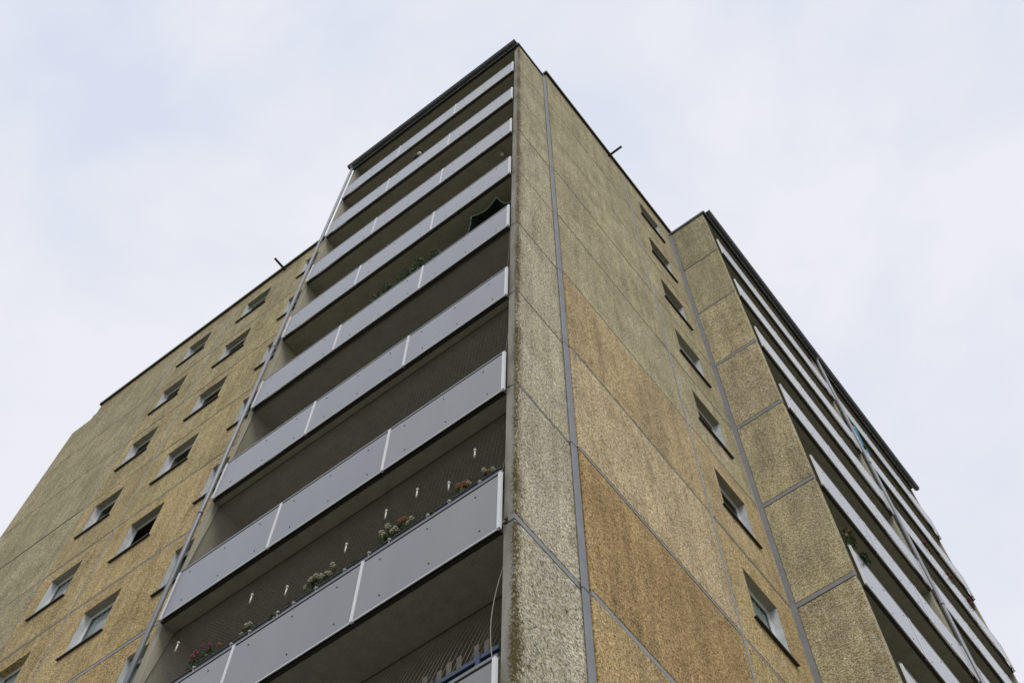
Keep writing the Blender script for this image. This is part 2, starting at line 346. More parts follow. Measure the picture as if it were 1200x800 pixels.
# windows -----------------------------------------------------------
wcache = {}
def window(key, fn, u0, u1, z0, z1, k, curtain=0, open_sash=0, sillext=.09):
    d0 = .155
    if key not in wcache:
        d = .155
        fm = MB()
        q = .034
        fm.box((u0, -d-.035, z0), (u0+q, -d, z1), fn); fm.box((u1-q, -d-.035, z0), (u1, -d, z1), fn)
        fm.box((u0+q, -d-.035, z0), (u1-q, -d, z0+q), fn); fm.box((u0+q, -d-.035, z1-q), (u1-q, -d, z1), fn)
        s = q+.004; sh = MB()
        for a, b in (((u0+s, z0+s), (u0+s+.03, z1-s)), ((u1-s-.03, z0+s), (u1-s, z1-s)), ((u0+s+.03, z0+s), (u1-s-.03, z0+s+.03)), ((u0+s+.03, z1-s-.03), (u1-s-.03, z1-s))):
            sh.box((a[0], -d-.03, a[1]), (b[0], -d-.004, b[1]), fn)
        pm = MB(); pm.quad([fn((a, -d-.02, b)) for a, b in ((u0+.05, z0+.05), (u1-.05, z0+.05), (u1-.05, z1-.05), (u0+.05, z1-.05))])
        sm = MB(); sm.box((u0-sillext, -.02, z0-.006), (u1+sillext, .055, z0+.006), fn); sm.box((u0-sillext, .047, z0-.024), (u1+sillext, .055, z0-.006), fn); sm.box((u0+.004, -d, z0-.002), (u1-.004, -.02, z0+.016), fn)
        rv = MB(); t = .006
        rv.box((u0, -d, z0+.016), (u0+t, -.012, z1-t), fn, 0); rv.box((u1-t, -d, z0+.016), (u1, -.012, z1-t), fn, 0); rv.box((u0, -d, z1-t), (u1, -.012, z1), fn, 1)  # lintel underside takes the darker soffit material; its shade is put into the colour
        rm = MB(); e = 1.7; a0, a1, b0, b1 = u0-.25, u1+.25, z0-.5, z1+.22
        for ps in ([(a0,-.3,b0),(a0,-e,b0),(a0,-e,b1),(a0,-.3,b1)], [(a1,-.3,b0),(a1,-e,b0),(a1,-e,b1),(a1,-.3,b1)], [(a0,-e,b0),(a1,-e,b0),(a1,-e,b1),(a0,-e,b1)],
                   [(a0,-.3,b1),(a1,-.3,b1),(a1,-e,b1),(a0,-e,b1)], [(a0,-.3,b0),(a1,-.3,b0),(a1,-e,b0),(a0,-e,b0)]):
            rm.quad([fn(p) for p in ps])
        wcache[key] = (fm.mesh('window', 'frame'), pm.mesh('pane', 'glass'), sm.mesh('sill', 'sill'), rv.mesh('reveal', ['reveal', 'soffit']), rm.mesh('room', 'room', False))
        wcache[key+'s'] = sh.mesh('sash', 'frame')
        def cur(a, b, zl):
            cm = MB(); n = 26
            for i in range(n):
                ua, ub = a+(b-a)*i/n, a+(b-a)*(i+1)/n
                na, nb = -d-.07-.015*math.sin(i*1.7), -d-.07-.015*math.sin((i+1)*1.7)
                cm.quad([fn((ua, na, zl)), fn((ub, nb, zl)), fn((ub, nb, z1-.02)), fn((ua, na, z1-.02))])
            return cm.mesh('curtain', 'curtain', False)
        wcache[key+'c'] = {1: cur(u0+.03, u1-.03, z0+.02), 2: cur(u0+.03, u0+(u1-u0)*.38, z0+.02), 3: cur(u0+(u1-u0)*.6, u1-.03, z0+.02), 4: cur(u0+.03, u1-.03, z0+(z1-z0)*.55)}
    fm, pm, sm, rv, rm = wcache[key]
    o = put('window', fm, B, (0, 0, zk(k)))
    pn = put('pane', pm, o); ss = put('sash', wcache[key+'s'], o)
    if open_sash:      # tilted inward about its lower edge
        pv = Vector(fn((0, -d0-.02, z0+.03))); ax = Vector(fn((1, 0, 0)))-Vector(fn((0, 0, 0)))
        T = Matrix.Translation(pv) @ Matrix.Rotation(R(open_sash), 4, ax) @ Matrix.Translation(-pv)
        for q_ in (pn, ss): q_.matrix_basis = T
    put('sill', sm, o); put('reveal', rv, o); put('room', rm, o)
    if curtain: put('curtain', wcache[key+'c'][curtain], o)
    return o

# south facade -------------------------------------------------------
fs = south(D1)
sealS = lambda k: .018 if k < 4 else .035 if k < 5 else (.05 if k == 5 else .085)
A1 = (-11.90, -10.85, 1.12, 2.36); A2 = (-14.42, -13.41, 1.09, 2.33); A0 = (-9.40, -8.30, 1.10, 2.34)
curt1 = {1: 0, 2: 0, 3: 0, 4: 0, 5: 0, 6: 1, 7: 1}
cur_c1 = [0, 0, 0, 3, 0, 1, 1, 2, 1, 3, 4, 0]; cur_c2 = [0, 3, 3, 0, 1, 4, 1, 1, 3, 0, 2, 1]; cur_c0 = [1, 1, 2, 0, 1, 0, 1, 3, 1, 2, 0, 1]
g = .012
for k in range(1, 13):
    s = sealS(k)
    warm = [GRN, GREY, GREY, GREY, TAN, OCH, TAN, TAN, TAN, TAN, TAN, TAN][k-1]
    w1 = [(.38,.335,.21),(.40,.345,.20),(.42,.35,.195),(.43,.35,.19),(.45,.35,.18),(.46,.35,.175),(.47,.345,.165)][min(k-1, 6)]
    # 6 m panel with two openings: built as two leaves meeting behind the loggia pipe
    wall('S1', fs, XV1+.036, -9.98, k, s, w1, A1); o = wall('S0', fs, -9.98, -6.35, k, s, w1, A0); o.color = o.color
    wall('S2', fs, XV2+.036, XV1-.048, k, s, [q*.97 for q in w1], A2)
    wall('S3', fs, XV3, XV2-.048, k, s, [(.37,.33,.215),(.375,.34,.22),(.385,.35,.225),(.39,.355,.225),(.39,.35,.22),(.40,.35,.21)][min(k-1,5)])
    window('w1', fs, *A1[:2], A1[2], A1[3], k, cur_c1[k-1], -11 if k == 5 else 0); window('w2', fs, *A2[:2], A2[2], A2[3], k, cur_c2[k-1]); window('w0', fs, *A0[:2], A0[2], A0[3], k, cur_c0[k-1])
    wall('S4', south(D1+.055), XE, XV3-.004, k, s, (.385,.345,.225), top=H-.02 if k == 1 else None)
for x, wd in ((XV1, .045), (XV2, .04)):
    q = MB(); q.box((x-.026, D1+.006, .1), (x+.036, D1+.09, Z0+2.8)); put('vertical_seal', q.mesh('vertical_seal', 'seal2'), B)
# east gable --------------------------------------------------------
fe = east(DX)
sealE = lambda k: .03 if k < 6 else (.035 if k == 6 else (.055 if k == 7 else .085))
E1 = (5.925, 6.965, .955, 2.185)
gcol = [(.375,.335,.215),(.375,.34,.22),(.385,.35,.225),(.395,.355,.23),(.40,.36,.235),(.44,.34,.19),(.51,.41,.265),(.41,.285,.135),(.47,.345,.17),(.50,.37,.19),(.5,.37,.2),(.46,.38,.25)]
hcol = [(.375,.335,.215),(.38,.34,.22),(.39,.35,.22),(.40,.36,.235),(.415,.375,.25),(.44,.35,.20),(.47,.355,.185),(.47,.35,.175),(.47,.33,.15),(.48,.35,.18),(.5,.37,.2),(.46,.38,.25)]
cur_e = [4, 0, 0, 4, 0, 0, 1, 0, 4, 1, 2, 0]
for k in range(1, 13):
    s = sealE(k)
    wall('E1', fe, D1+g, D2-.03, k, s, gcol[k-1]); wall('E2', fe, D2+.05, D3-.064, k, s, hcol[k-1], E1)
    window('we', fe, *E1[:2], E1[2], E1[3], k, cur_e[k-1])
q = MB(); q.box((DX-.09, D2-.018, .1), (DX-.006, D2+.05, Z0+2.8)); put('vertical_seal', q.mesh('vertical_seal', 'seal2'), B)
# corner return of the main body
for k in range(1, 13):
    q = MB(); q.box((-.25, D1, sealE(k)), (DX-.0125, D1+.011, H-.012)); o = put('corner_panel', q.mesh('corner_panel', 'agg'), B, (0,0,zk(k))); o.color = (*gcol[k-1], 1)
# parapet and coping
q = MB(); q.box((XV3+.02, D1+.04, Z0+2.815), (DX-.04, D1+.19, Z0+3.448)); o = put('parapet_panel', q.mesh('parapet_panel', 'agg'), B); o.color = (.38,.325,.20,1)
q = MB(); q.box((DX-.19, D1+.19, Z0+2.815), (DX-.04, 26.7, Z0+3.448)); o = put('parapet_panel', q.mesh('parapet_panel', 'agg'), B); o.color = (.36,.32,.205,1)
q = MB(); q.box((XV3-.036, D1-.04, Z0+3.502), (DX+.04, D1+.28, Z0+3.58)); q.box((DX-.28, D1+.28, Z0+3.502), (DX+.04, 26.85, Z0+3.58)); put('coping', q.mesh('coping', 'coping'), B)
q = MB(); q.box((XV3-.03, D1-.03, Z0+3.45), (DX+.03, D1+.038, Z0+3.50)); q.box((DX-.038, D1+.04, Z0+3.45), (DX+.03, 26.84, Z0+3.50)); q.box((XV3-.03, D1+.04, Z0+3.45), (XV3+.018, D1+.27, Z0+3.50)); put('coping_shade_strip', q.mesh('coping_shade_strip', 'dark'), B)  # near-black box under the coping, the overhang's shade put into its colour
cj = MB(); cj.box((-.02, D1-.045, Z0+3.50), (.02, D1+.1, Z0+3.586)); cjm = cj.mesh('coping_joint', 'coping')
for i in range(6): put('coping_joint', cjm, B, (-17.5+i*3.0, 0, 0))
cj = MB(); cj.box((DX-.1, -.02, Z0+3.50), (DX+.045, .02, Z0+3.586)); cjm = cj.mesh('coping_joint', 'coping')
for i in range(7): put('coping_joint', cjm, B, (0, 3.2+i*3.0, 0))
for nm, a, b in (('overflow_spout', (DX-.1, 4.55, Z0+3.28), (DX+.47, 4.55, Z0+3.31)), ('overflow_spout', (-10.57, D1+.1, Z0+3.28), (-10.57, D1-.47, Z0+3.31))):
    q = MB(); q.rod(a, b, .04, .04, 10); put(nm, q.mesh(nm, 'dark'), B)

# loggia stacks ------------------------------------------------------
def mapS(p): return (-p[0], p[1], p[2])                    # u runs west from the east corner, d inward
def mapE(p): return (EX-p[1], D3+p[0], p[2])               # u runs north, d inward
def build_loggia_meshes(fn, depth):
    me = {}
    q = MB(); q.box((.151, .0, -.15), (6.249, depth, 0), fn); me['loggia'] = q.mesh('loggia', 'soffit')
    q = MB(); q.box((.151, -.05, -.155), (6.249, -.012, -.10), fn); q.box((.151, -.010, -.158), (6.249, -.003, -.02), fn); me['edge_channel'] = q.mesh('edge_channel', 'dark')
    w_ = (6.24-.13)/3
    for i in range(3):
        q = MB(); q.box((.13+w_*i+.018, -.09, -.15), (.13+w_*(i+1)-.018, -.078, .795), fn); me['front_panel%d' % i] = q.mesh('front_panel', 'board')
    q = MB(); q.box((-.02, -.098, -.152), (.02, -.06, .835), fn); me['edge_strip'] = q.mesh('edge_strip', 'strip')
    q = MB(); q.box((.13, -.088, .835), (6.24, -.045, .872), fn); me['handrail'] = q.mesh('handrail', 'rail')
    q = MB(); q.box((.15, -.092, -.166), (6.22, -.079, -.1515), fn); me['drip_profile'] = q.mesh('drip_profile', 'strip')
    q = MB()
    for i in range(3):
        for j, a in enumerate((.16, .5, .84)):
            for zz in (.0, .66):
                c0 = Vector(fn((.13+w_*(i+a)+(.04 if zz else -.05), -.0895, zz))); c1 = Vector(fn((.13+w_*(i+a)+(.04 if zz else -.05), -.096, zz)))
                q.rod(c0, c1, .013, .011, 6)
    me['panel_screws'] = q.mesh('panel_screws', 'screw')
    q = MB()
    for uu in (.2, 2.17, 4.2, 6.15): q.box((uu-.02, -.076, -.1), (uu+.02, -.05, .83), fn)
    me['railing_post'] = q.mesh('railing_post', 'dark')
    q = MB(); q.box((.151, depth, 0.002), (6.249, depth+.12, 2.648), fn); me['back_wall'] = q.mesh('back_wall', 'cream')
    q = MB()
    for a, b, c, d_ in ((1.0, 1.95, .1, 2.25), (2.1, 3.9, .95, 2.25), (4.5, 5.4, .1, 2.25)):
        q.box((a, depth-.03, c), (a+.07, depth-.002, d_), fn); q.box((b-.07, depth-.03, c), (b, depth-.002, d_), fn)
        q.box((a+.07, depth-.03, c), (b-.07, depth-.002, c+.07), fn); q.box((a+.07, depth-.03, d_-.07), (b-.07, depth-.002, d_), fn)
    me['balcony_door_frame'] = q.mesh('balcony_door_frame', 'frame')
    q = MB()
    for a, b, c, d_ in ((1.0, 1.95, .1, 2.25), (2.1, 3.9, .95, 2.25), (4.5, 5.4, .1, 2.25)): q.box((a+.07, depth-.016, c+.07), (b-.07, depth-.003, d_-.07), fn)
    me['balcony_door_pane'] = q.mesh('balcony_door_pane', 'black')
    return me, w_
for fn, depth, offs in ((mapS, D1, (0,)), (mapE, EX-DX, (0, 6.4))):
    me, w_ = build_loggia_meshes(fn, depth)
    for off in offs:
        for k in range(1, 12):
            dv = Vector(fn((off, 0, 0)))-Vector(fn((0, 0, 0)))
            lo = put('loggia', me['loggia'], B, dv+Vector((0, 0, zk(k))))
            for i in range(3): put('front_panel', me['front_panel%d' % i], lo)
            for i in range(4):
                uu = .13+w_*i+(.02 if i == 0 else -.02 if i == 3 else 0)
                put('edge_strip', me['edge_strip'], lo, Vector(fn((uu, 0, 0)))-Vector(fn((0, 0, 0))))
            for nm in ('edge_channel', 'handrail', 'drip_profile', 'back_wall', 'balcony_door_frame', 'balcony_door_pane', 'railing_post'): put(nm, me[nm], lo)
            put('panel_screws', me['panel_screws'], lo, kind='stuff')
    # plain side walls, one per storey
    if fn is mapS:
        sides = [(6.25, 6.40)]
    else: sides = [(6.25, 6.545), (12.651, 12.80)]
    for a, b in sides:
        q = MB(); q.box((a, 0, .006), (b, depth, H-.006), fn); sm = q.mesh('side_wall', 'cream', bevel=.006)
        for k in range(1, 13): put('side_wall', sm, B, (0, 0, zk(k)))
    # roof slab, coping and gutter
    ln = max(offs)+6.4
    q = MB(); q.box((.151 if fn is mapE else .151, .002, 2.65), (ln-.151, depth-.002, 2.79), fn); put('loggia_roof', q.mesh('loggia_roof', 'soffit'), B, (0,0,Z0))
    q = MB(); q.box((-.03, -.075, 2.805), (ln+.03, depth-(.0 if fn is mapS else .0)-.005, 2.86), fn); q.box((-.04, -.05, 2.76), (-.025, depth-.01, 2.875), fn); q.box((-.025, -.09, 2.62), (ln+.025, -.076, 2.85), fn)
    put('roof_coping', q.mesh('roof_coping', 'copd'), B, (0,0,Z0))
    # half-round gutter
    q = MB(); n = 9; rr = .075
    for (ra) in (rr, rr-.006):
        for i in range(n):
            t0, t1 = math.pi+math.pi*i/n, math.pi+math.pi*(i+1)/n
            ps = [(-.03, -.17+ra*math.cos(t0), 2.66+ra*math.sin(t0)), (ln+.04, -.17+ra*math.cos(t0), 2.66+ra*math.sin(t0)), (ln+.04, -.17+ra*math.cos(t1), 2.66+ra*math.sin(t1)), (-.03, -.17+ra*math.cos(t1), 2.66+ra*math.sin(t1))]
            q.quad([fn(p) for p in ps]).smooth = True
    for uu in (-.03, ln+.04):
        vs = [q.bm.verts.new(fn((uu, -.17+rr*math.cos(math.pi+math.pi*i/n), 2.66+rr*math.sin(math.pi+math.pi*i/n)))) for i in range(n+1)]; q.bm.faces.new(vs)
    q.rod(fn((-.03, -.25, 2.662)), fn((ln+.04, -.25, 2.662)), .012, .012, 6)
    gt = put('gutter', q.mesh('gutter', 'gutter', False), B, (0,0,Z0))
    q = MB(); uu = .35
    while uu < ln: q.box((uu, -.25, 2.665), (uu+.03, -.08, 2.673), fn); uu += .8
    put('gutter_bracket', q.mesh('gutter_bracket', 'gutter'), gt)
    for uu in (.2, ln-.35):
        q = MB(); q.rod(fn((uu, -.2, 2.67)), fn((uu, -.2, 2.85)), .012, .012, 6); q.ball(fn((uu, -.2, 2.86)), .022)
        put('lightning_stub', q.mesh('lightning_stub', 'dark'), B, (0,0,Z0))

# loggia east side wall (pebbled, with mossy arris) and wing side wall
f0 = east(0.0)
scol = [(.385,.35,.24),(.385,.355,.245),(.40,.37,.26),(.42,.385,.28),(.435,.40,.295),(.45,.42,.32),(.46,.43,.335),(.47,.44,.35),(.48,.45,.365),(.48,.45,.37),(.48,.45,.37),(.46,.43,.36)]
sealA = lambda k: .016 if k < 7 else (.028 if k == 7 else .085)
wcol = [(.34,.315,.22),(.39,.35,.235),(.43,.38,.25),(.44,.39,.26),(.445,.395,.265),(.45,.40,.27),(.455,.405,.27)]
sealW = lambda k: .02 if k == 1 else (.055 if k == 2 else .10)
fw = south(D3)
for k in range(1, 13):
    wall('A', f0, 0, D1-.012, k, sealA(k), scol[k-1], None, .149, ['aggmoss', 'concmoss'], endmat=1)
    wall('W', fw, DX+.087, EX, k, sealW(k), wcol[min(k-1, 6)], None, .149, ['agg', 'conc'])
q = MB(); q.box((DX-.03, D3-.062, .1), (DX-.006, D3+.0, Z0+2.78)); q.box((DX-.006, D3-.02, .1), (DX+.085, D3+.05, Z0+2.78)); put('vertical_seal', q.mesh('vertical_seal', 'seal'), B)
q = MB(); q.box((XE, D1+.06, Z0+2.72), (XV3-.01, 24, Z0+2.77)); put('roof_coping', q.mesh('roof_coping', 'copd'), B)
q = MB(); q.box((XE+.01, D1+.26, 0), (XV3-.01, 24, Z0+2.70)); put('west_loggia_block', q.mesh('west_loggia_block', 'cream'), B)

# downpipes
def downpipe(x, y, top, rad=.048, mt='gpipe'):
    q = MB(); q.rod((x, y, .2), (x, y, top), rad, rad, 16)
    pz = put('downpipe', q.mesh('downpipe', mt), B)
    q = MB(); q.rod((0,0,-.04), (0,0,.04), rad+.006, rad+.006, 16); cm = q.mesh('pipe_collar', mt)
    q = MB(); q.rod((0,0,-.012), (0,0,.012), rad+.004, rad+.004, 16); q.box((-.012, 0, -.012), (.012, rad+.04, .012)); q.bm.free()
    zz = 5.1
    while zz < top-.6:
        put('pipe_collar', cm, pz, (x, y, zz)); zz += 5.6
    return pz
for k in range(1, 13):
    q = MB(); q.box((.001, D1-.135, .004 if k < 12 else .1), (.034, D1-.004, H if k > 1 else H+.14)); put('cover_strip', q.mesh('cover_strip', 'pipe', bevel=.013), B, (0, 0, zk(k)))
downpipe(-6.315, -.13, Z0+2.55, .038); downpipe(EX+.11, D3+6.4, Z0+2.55)
q = MB(); q.rod((-6.32, -.135, Z0+2.5), (-6.32, -.17, Z0+2.62), .05, .05, 12); q.rod((EX+.11, D3+6.4, Z0+2.5), (EX+.17, D3+6.4, Z0+2.62), .05, .05, 12); put('pipe_outlet', q.mesh('pipe_outlet', 'pipe'), B)

# ------------------------------------------------------------------ things on the balconies (front stack, local z above slab of storey k)
def net_thing(k, x0, x1, ztop, zbot, ytop, ybot, cell, rad, label, diag=True, mat='net'):
    z = zk(k); P = lambda s, t: Vector((x0+(x1-x0)*s, ytop+(ybot-ytop)*t, z+ztop+(zbot-ztop)*t))
    W, Hh = x1-x0, ztop-zbot
    q = MB()
    def seg(a, b):
        q.rod(P(*a), P(*b), rad, rad, 3, False)
    if diag:
        n = int((W+Hh)/cell)
        for i in range(n+1):
            c = i*cell     # lines u+v=c and u-v=c-Hh
            u0, v0 = (c, 0) if c <= W else (W, c-W); u1, v1 = (0, c) if c <= Hh else (c-Hh, Hh)
            if abs(u0-u1) > .02: seg((u0/W, v0/Hh), (u1/W, v1/Hh))
            u0, v0 = (c-Hh, 0) if c >= Hh else (0, Hh-c); u1, v1 = (c, Hh) if c <= W else (W, Hh-(c-W))
            if abs(u0-u1) > .02: seg((u0/W, v0/Hh), (u1/W, v1/Hh))
        for i in range(int(W/.07) if k > 6 else 0): q.rod(P(i*.07/W, 0), P(i*.07/W, 1), rad*.45, rad*.45, 3, False)
    else:
        i = 0
        while i*cell <= W:
            a = i*cell/W; sag = .015+.008*math.sin(i*.7); pr = None
            for j in range(9):
                t = j/8; p = P(a, t)+Vector((-.22*math.sin(t*math.pi/2)*0-.02*math.sin(t*math.pi), -sag*math.sin(t*math.pi), 0))
                if pr is not None: q.rod(pr, p, rad, rad, 3, False)
                pr = p
            i += 1
    e = empty('bird_net', P(0, 1), label, 'net', 'bird nets strung across the front balconies')
    o = put('mesh_cord', q.mesh('mesh_cord', mat), e, -P(0, 1)); o['kind'] = 'stuff'
    q = MB(); q.rod(P(0, 0), P(1, 0), .006, .006, 5); o = put('top_cable', q.mesh('top_cable', 'dark'), e, -P(0, 1))
    for s_ in (0, 1):
        q = MB(); q.rod(P(s_, 0), P(s_, 1), .005, .005, 5); put('side_cable', q.mesh('side_cable', 'dark'), e, -P(0, 1))
net_thing(7, -6.22, -.17, 2.63, .9, .10, -.03, .055, .0013, 'dark bird net closing the third lowest balcony from rail to ceiling')
net_thing(8, -6.22, -.17, 2.64, .9, .21, -.03, .055, .0012, 'dark bird net on a slack cable above the row of flowering plants')
net_thing(6, -6.22, -.17, 2.64, .9, .012, -.03, .06, .0013, 'faint dark bird net on the balcony with the white box at its left end')
net_thing(9, -6.22, -.17, 2.64, .88, .62, .0, .07, .0011, 'net of pale sagging vertical strings above the lowest balcony with wooden slats', False, 'cord')
# pale clips that hold the net over the flower boxes
hk = MB(); hk.ball((0, 0, 0), .028, 1, (1, 1, .8)); hk.rod((0, 0, -.09), (0, 0, 0), .007, .007, 5); hkm = hk.mesh('net_clip', 'clip')
net8 = [o for o in C.objects if o.name.startswith('bird_net') and not o.parent and abs(o.location.z-(zk(8)+.9)) < .1][0]
for x in (-6.0, -5.4, -5.0, -4.37, -4.0, -3.62, -3.3, -2.95, -2.55, -2.16, -1.85, -1.25, -.9, -.5): put('net_clip', hkm, net8, Vector((x+random.uniform(-.05, .05), -.055, zk(8)+.975+random.uniform(-.015, .02)))-net8.location)
# ceiling lamps in a few loggias
lm_ = MB(); lm_.rod((0, 0, -.045), (0, 0, 0), .045, .06, 12); lmm = lm_.mesh('ceiling_lamp', 'white')
for lo in [o for o in C.objects if o.name.startswith('loggia') and o.parent is B and o.data.name.startswith('loggia') and not o.data.name.startswith('loggia_')]:
    kk = round((Z0-lo.location.z)/H)+1
    if lo.location.y < 1 and lo.location.x == 0 and kk in (3,): put('ceiling_lamp', lmm, lo, ({3: -.62, 6: -3.2, 8: -1.96}[kk], .33 if kk > 3 else .22, -.151))
# loose cord at the right end of the lowest net
q = MB(); pr = None
for j in range(11):
    t = j/10; p = Vector((-.16-.10*math.sin(t*math.pi*.9), .05-.12*t, zk(9)+2.3-1.45*t))
    if pr is not None: q.rod(pr, p, .0042, .0042, 5)
    pr = p
thing('loose_cord', q.mesh('loose_cord', 'cord'), (0,0,0), 'single pale cord hanging in a curve beside the mossy corner, lowest balcony', 'cord')

# reflecting bird-scare rods hanging in front of the flower balcony
rods = [(-5.752, -17.689), (-4.41, -17.707), (-3.697, -18.069), (-2.722, -17.99), (-2.095, -17.825), (-1.594, -17.806), (-1.063, -18.126), (-.681, -17.773)]
words = ['leftmost white hanging rod, alone by the cream side wall', 'second white hanging rod from the left, above the pink flowers\' planter end', 'third white hanging rod from the left, close over the rail',
         'fourth white hanging rod from the left, between two cream-flowered plants', 'white hanging rod right above the large cream-flowered plant with orange blooms', 'white hanging rod just right of the large cream-flowered plant',
         'second white hanging rod from the right end, low over the rail', 'rightmost white hanging rod near the mossy concrete corner']
for (x, z), wd in zip(rods, words):
    q = MB(); q.rod((0,0,-.085), (0,0,.045), .012, .010, 6); rm = q.mesh('rod', 'white')
    e = empty('hanging_rod', (x, .06, z+Z0+.04), wd, 'hanging rod', 'white reflector rods hanging in the bird net')
    put('rod', rm, e); q = MB(); q.ball((0,0,.075), .022); put('ball', q.mesh('ball', 'white'), e); q = MB(); q.rod((0,0,.09), (0,0,.15), .003, .003, 4); put('hook', q.mesh('hook', 'dark'), e)

# planters and plants
def planter(x0, x1, k, label):
    q = MB(); z = zk(k)+.86
    q.box((0, 0, 0), (x1-x0, .16, .15)); q.box((-.01, -.01, .15), (x1-x0+.01, .17, .17)); q.box((.01, .01, .16), (x1-x0-.01, .15, .165))
    return thing('planter_box', q.mesh('planter_box', 'planter', bevel=.004), (x0, -.035, z), label, 'planter', 'dark flower boxes behind the balcony rail')
pl = [(-6.05, -5.05, 'dark flower box with pink geraniums at the left end of the rail'), (-4.95, -3.75, 'dark flower box with small pale flowers, second from left'), (-3.65, -2.4, 'dark flower box under the tall cream-flowered plants'),
      (-2.3, -1.25, 'dark flower box under the plant with cream and orange blooms'), (-1.15, -.2, 'dark flower box nearest the mossy corner of the building')]
for a, b, lb in pl: planter(a, b, 8, lb)
def plant(x, z, w, h, petals, nb, label, name='flowering_plant', leaf='leaf', y=.045, base=None, group='plants along the rail of the flower balcony', br=.035):
    base = z-h if base is None else base
    e = empty(name, (x, y, base), label, 'plant', group)
    q = MB(); hh0 = z-base
    for i in range(int(90+w*600)):
        a = random.uniform(0, 2*math.pi); rr = random.uniform(0, 1)**.6*w/2; hh = random.uniform(.15, 1.0)
        c = Vector((math.cos(a)*rr, math.sin(a)*rr*.55, hh*hh0*(1-.18*(rr/(w/2))**2)))
        s = random.uniform(.016, .034); d1 = Vector((random.uniform(-1,1), random.uniform(-1,1), random.uniform(-.6,.8))).normalized(); d2 = d1.cross(Vector((random.random(), random.random(), random.random()+.1))).normalized()
        q.quad([c-d1*s, c+d2*s*.6, c+d1*s, c-d2*s*.6])
    o = put('leaves', q.mesh('leaves', leaf, False), e); o['kind'] = 'stuff'
    q = MB()
    q.rod((0,0,0), (.01, 0, hh0*.8), .005, .003, 4)
    put('stem', q.mesh('stem', leaf), e)
    for i in range(nb):
        a = (i+.5)/nb*w-w/2; q = MB(); hh = hh0*(1.0-.45*random.random() if nb > 2 else 1)-.03*abs(a/w)
        n = 14
        for j in range(n):
            ph = j*2.4; zz_ = 1-2*(j+.5)/n; rr = br*.8*math.sqrt(1-zz_*zz_)
            q.ball((rr*math.cos(ph)*.7, rr*math.sin(ph)*.7, zz_*br*.6), br*.27, 1, (1,1,.8), None, .3)
        put('blossom', q.mesh('blossom', petals[i % len(petals)]), e, (a*.9, random.uniform(-.08, -.02), hh))
    return e
F = lambda z: z+Z0
plant(-5.17, F(-18.2), .18, .3, ['pink'], 2, 'bright pink geranium, leftmost plant on the flower balcony', base=F(-18.62), br=.04)
plant(-4.93, F(-18.22), .2, .3, ['pink', 'pink'], 2, 'paler pink geranium right of the leftmost pink one', base=F(-18.62), br=.035)
plant(-4.62, F(-18.42), .14, .2, ['orange'], 1, 'tiny orange-red bloom between the pink geraniums and a cream one', base=F(-18.62), br=.035)
plant(-4.22, F(-18.31), .2, .2, ['cream_p'], 3, 'low round cream-flowered plant over the second flower box', base=F(-18.62), br=.045)
plant(-3.48, F(-18.42), .16, .2, ['red'], 1, 'small dark red bloom left of the tall cream group', base=F(-18.62), br=.022)
plant(-3.16, F(-18.24), .26, .35, ['cream_p'], 4, 'tall cream-flowered plant, left one of the middle pair', base=F(-18.62), br=.05)
plant(-2.86, F(-18.30), .24, .3, ['cream_p'], 4, 'cream-flowered plant, right one of the middle pair', base=F(-18.62), br=.05)
plant(-2.42, F(-18.45), .18, .15, [], 0, 'low green foliage plant without flowers near the white panel strip', base=F(-18.62))
plant(-1.92, F(-18.24), .3, .35, ['cream_p'], 5, 'largest cream-flowered plant, right half of the flower balcony', base=F(-18.62), br=.055)
plant(-1.72, F(-18.24), .14, .3, ['orange'], 2, 'orange-flowered plant squeezed between cream ones', base=F(-18.62), br=.045)
plant(-1.58, F(-18.38), .16, .2, ['cream_p'], 2, 'small cream plant right of the orange blooms', base=F(-18.62), br=.045)
plant(-.78, F(-18.28), .24, .35, ['cream_p', 'orange'], 5, 'cream and orange plant second from the mossy corner', base=F(-18.62), br=.05)
plant(-.38, F(-18.37), .2, .2, ['cream_p', 'orange'], 3, 'cream plant closest to the mossy corner', base=F(-18.62), br=.045)
# low trailing green filling the boxes between the flowering plants
for x, lb in ((-5.55, 'low trailing green filling the box left of the pink geraniums'), (-4.0, 'low trailing green right of the low round cream-flowered plant'), (-3.75, 'low trailing green close left of the dark red bloom'),
              (-2.62, 'low trailing green between the middle cream pair and the white panel strip'), (-2.12, 'low trailing green just left of the largest cream-flowered plant'), (-1.3, 'low trailing green right of the small cream plant'), (-1.0, 'low trailing green left of the cream and orange plant near the corner')):
    plant(x, F(-18.48), .24, .15, [], 0, lb, 'trailing_plant', 'leaf', base=F(-18.62))
# plants above the parasol balcony rail
gp = 'dark plants on the parasol balcony'
for x, z, w_, pet, lb in ((-3.47, -9.78, .3, ['red'], 'dull red-flowered plant, leftmost on the parasol balcony'), (-3.24, -9.62, .26, ['red'], 'taller reddish plant beside the leftmost one on the parasol balcony'),
                     (-2.78, -9.66, .4, [], 'bushy green plant left of centre on the parasol balcony'), (-2.46, -9.55, .36, [], 'tallest bushy green plant on the parasol balcony'), (-2.02, -9.62, .22, [], 'thin green plant nearest the dark parasol')):
    plant(x, F(z)+.05, w_, .5, pet, 3 if pet else 0, lb, 'potted_plant', 'dleaf', .02, F(-10.42), gp, .022)
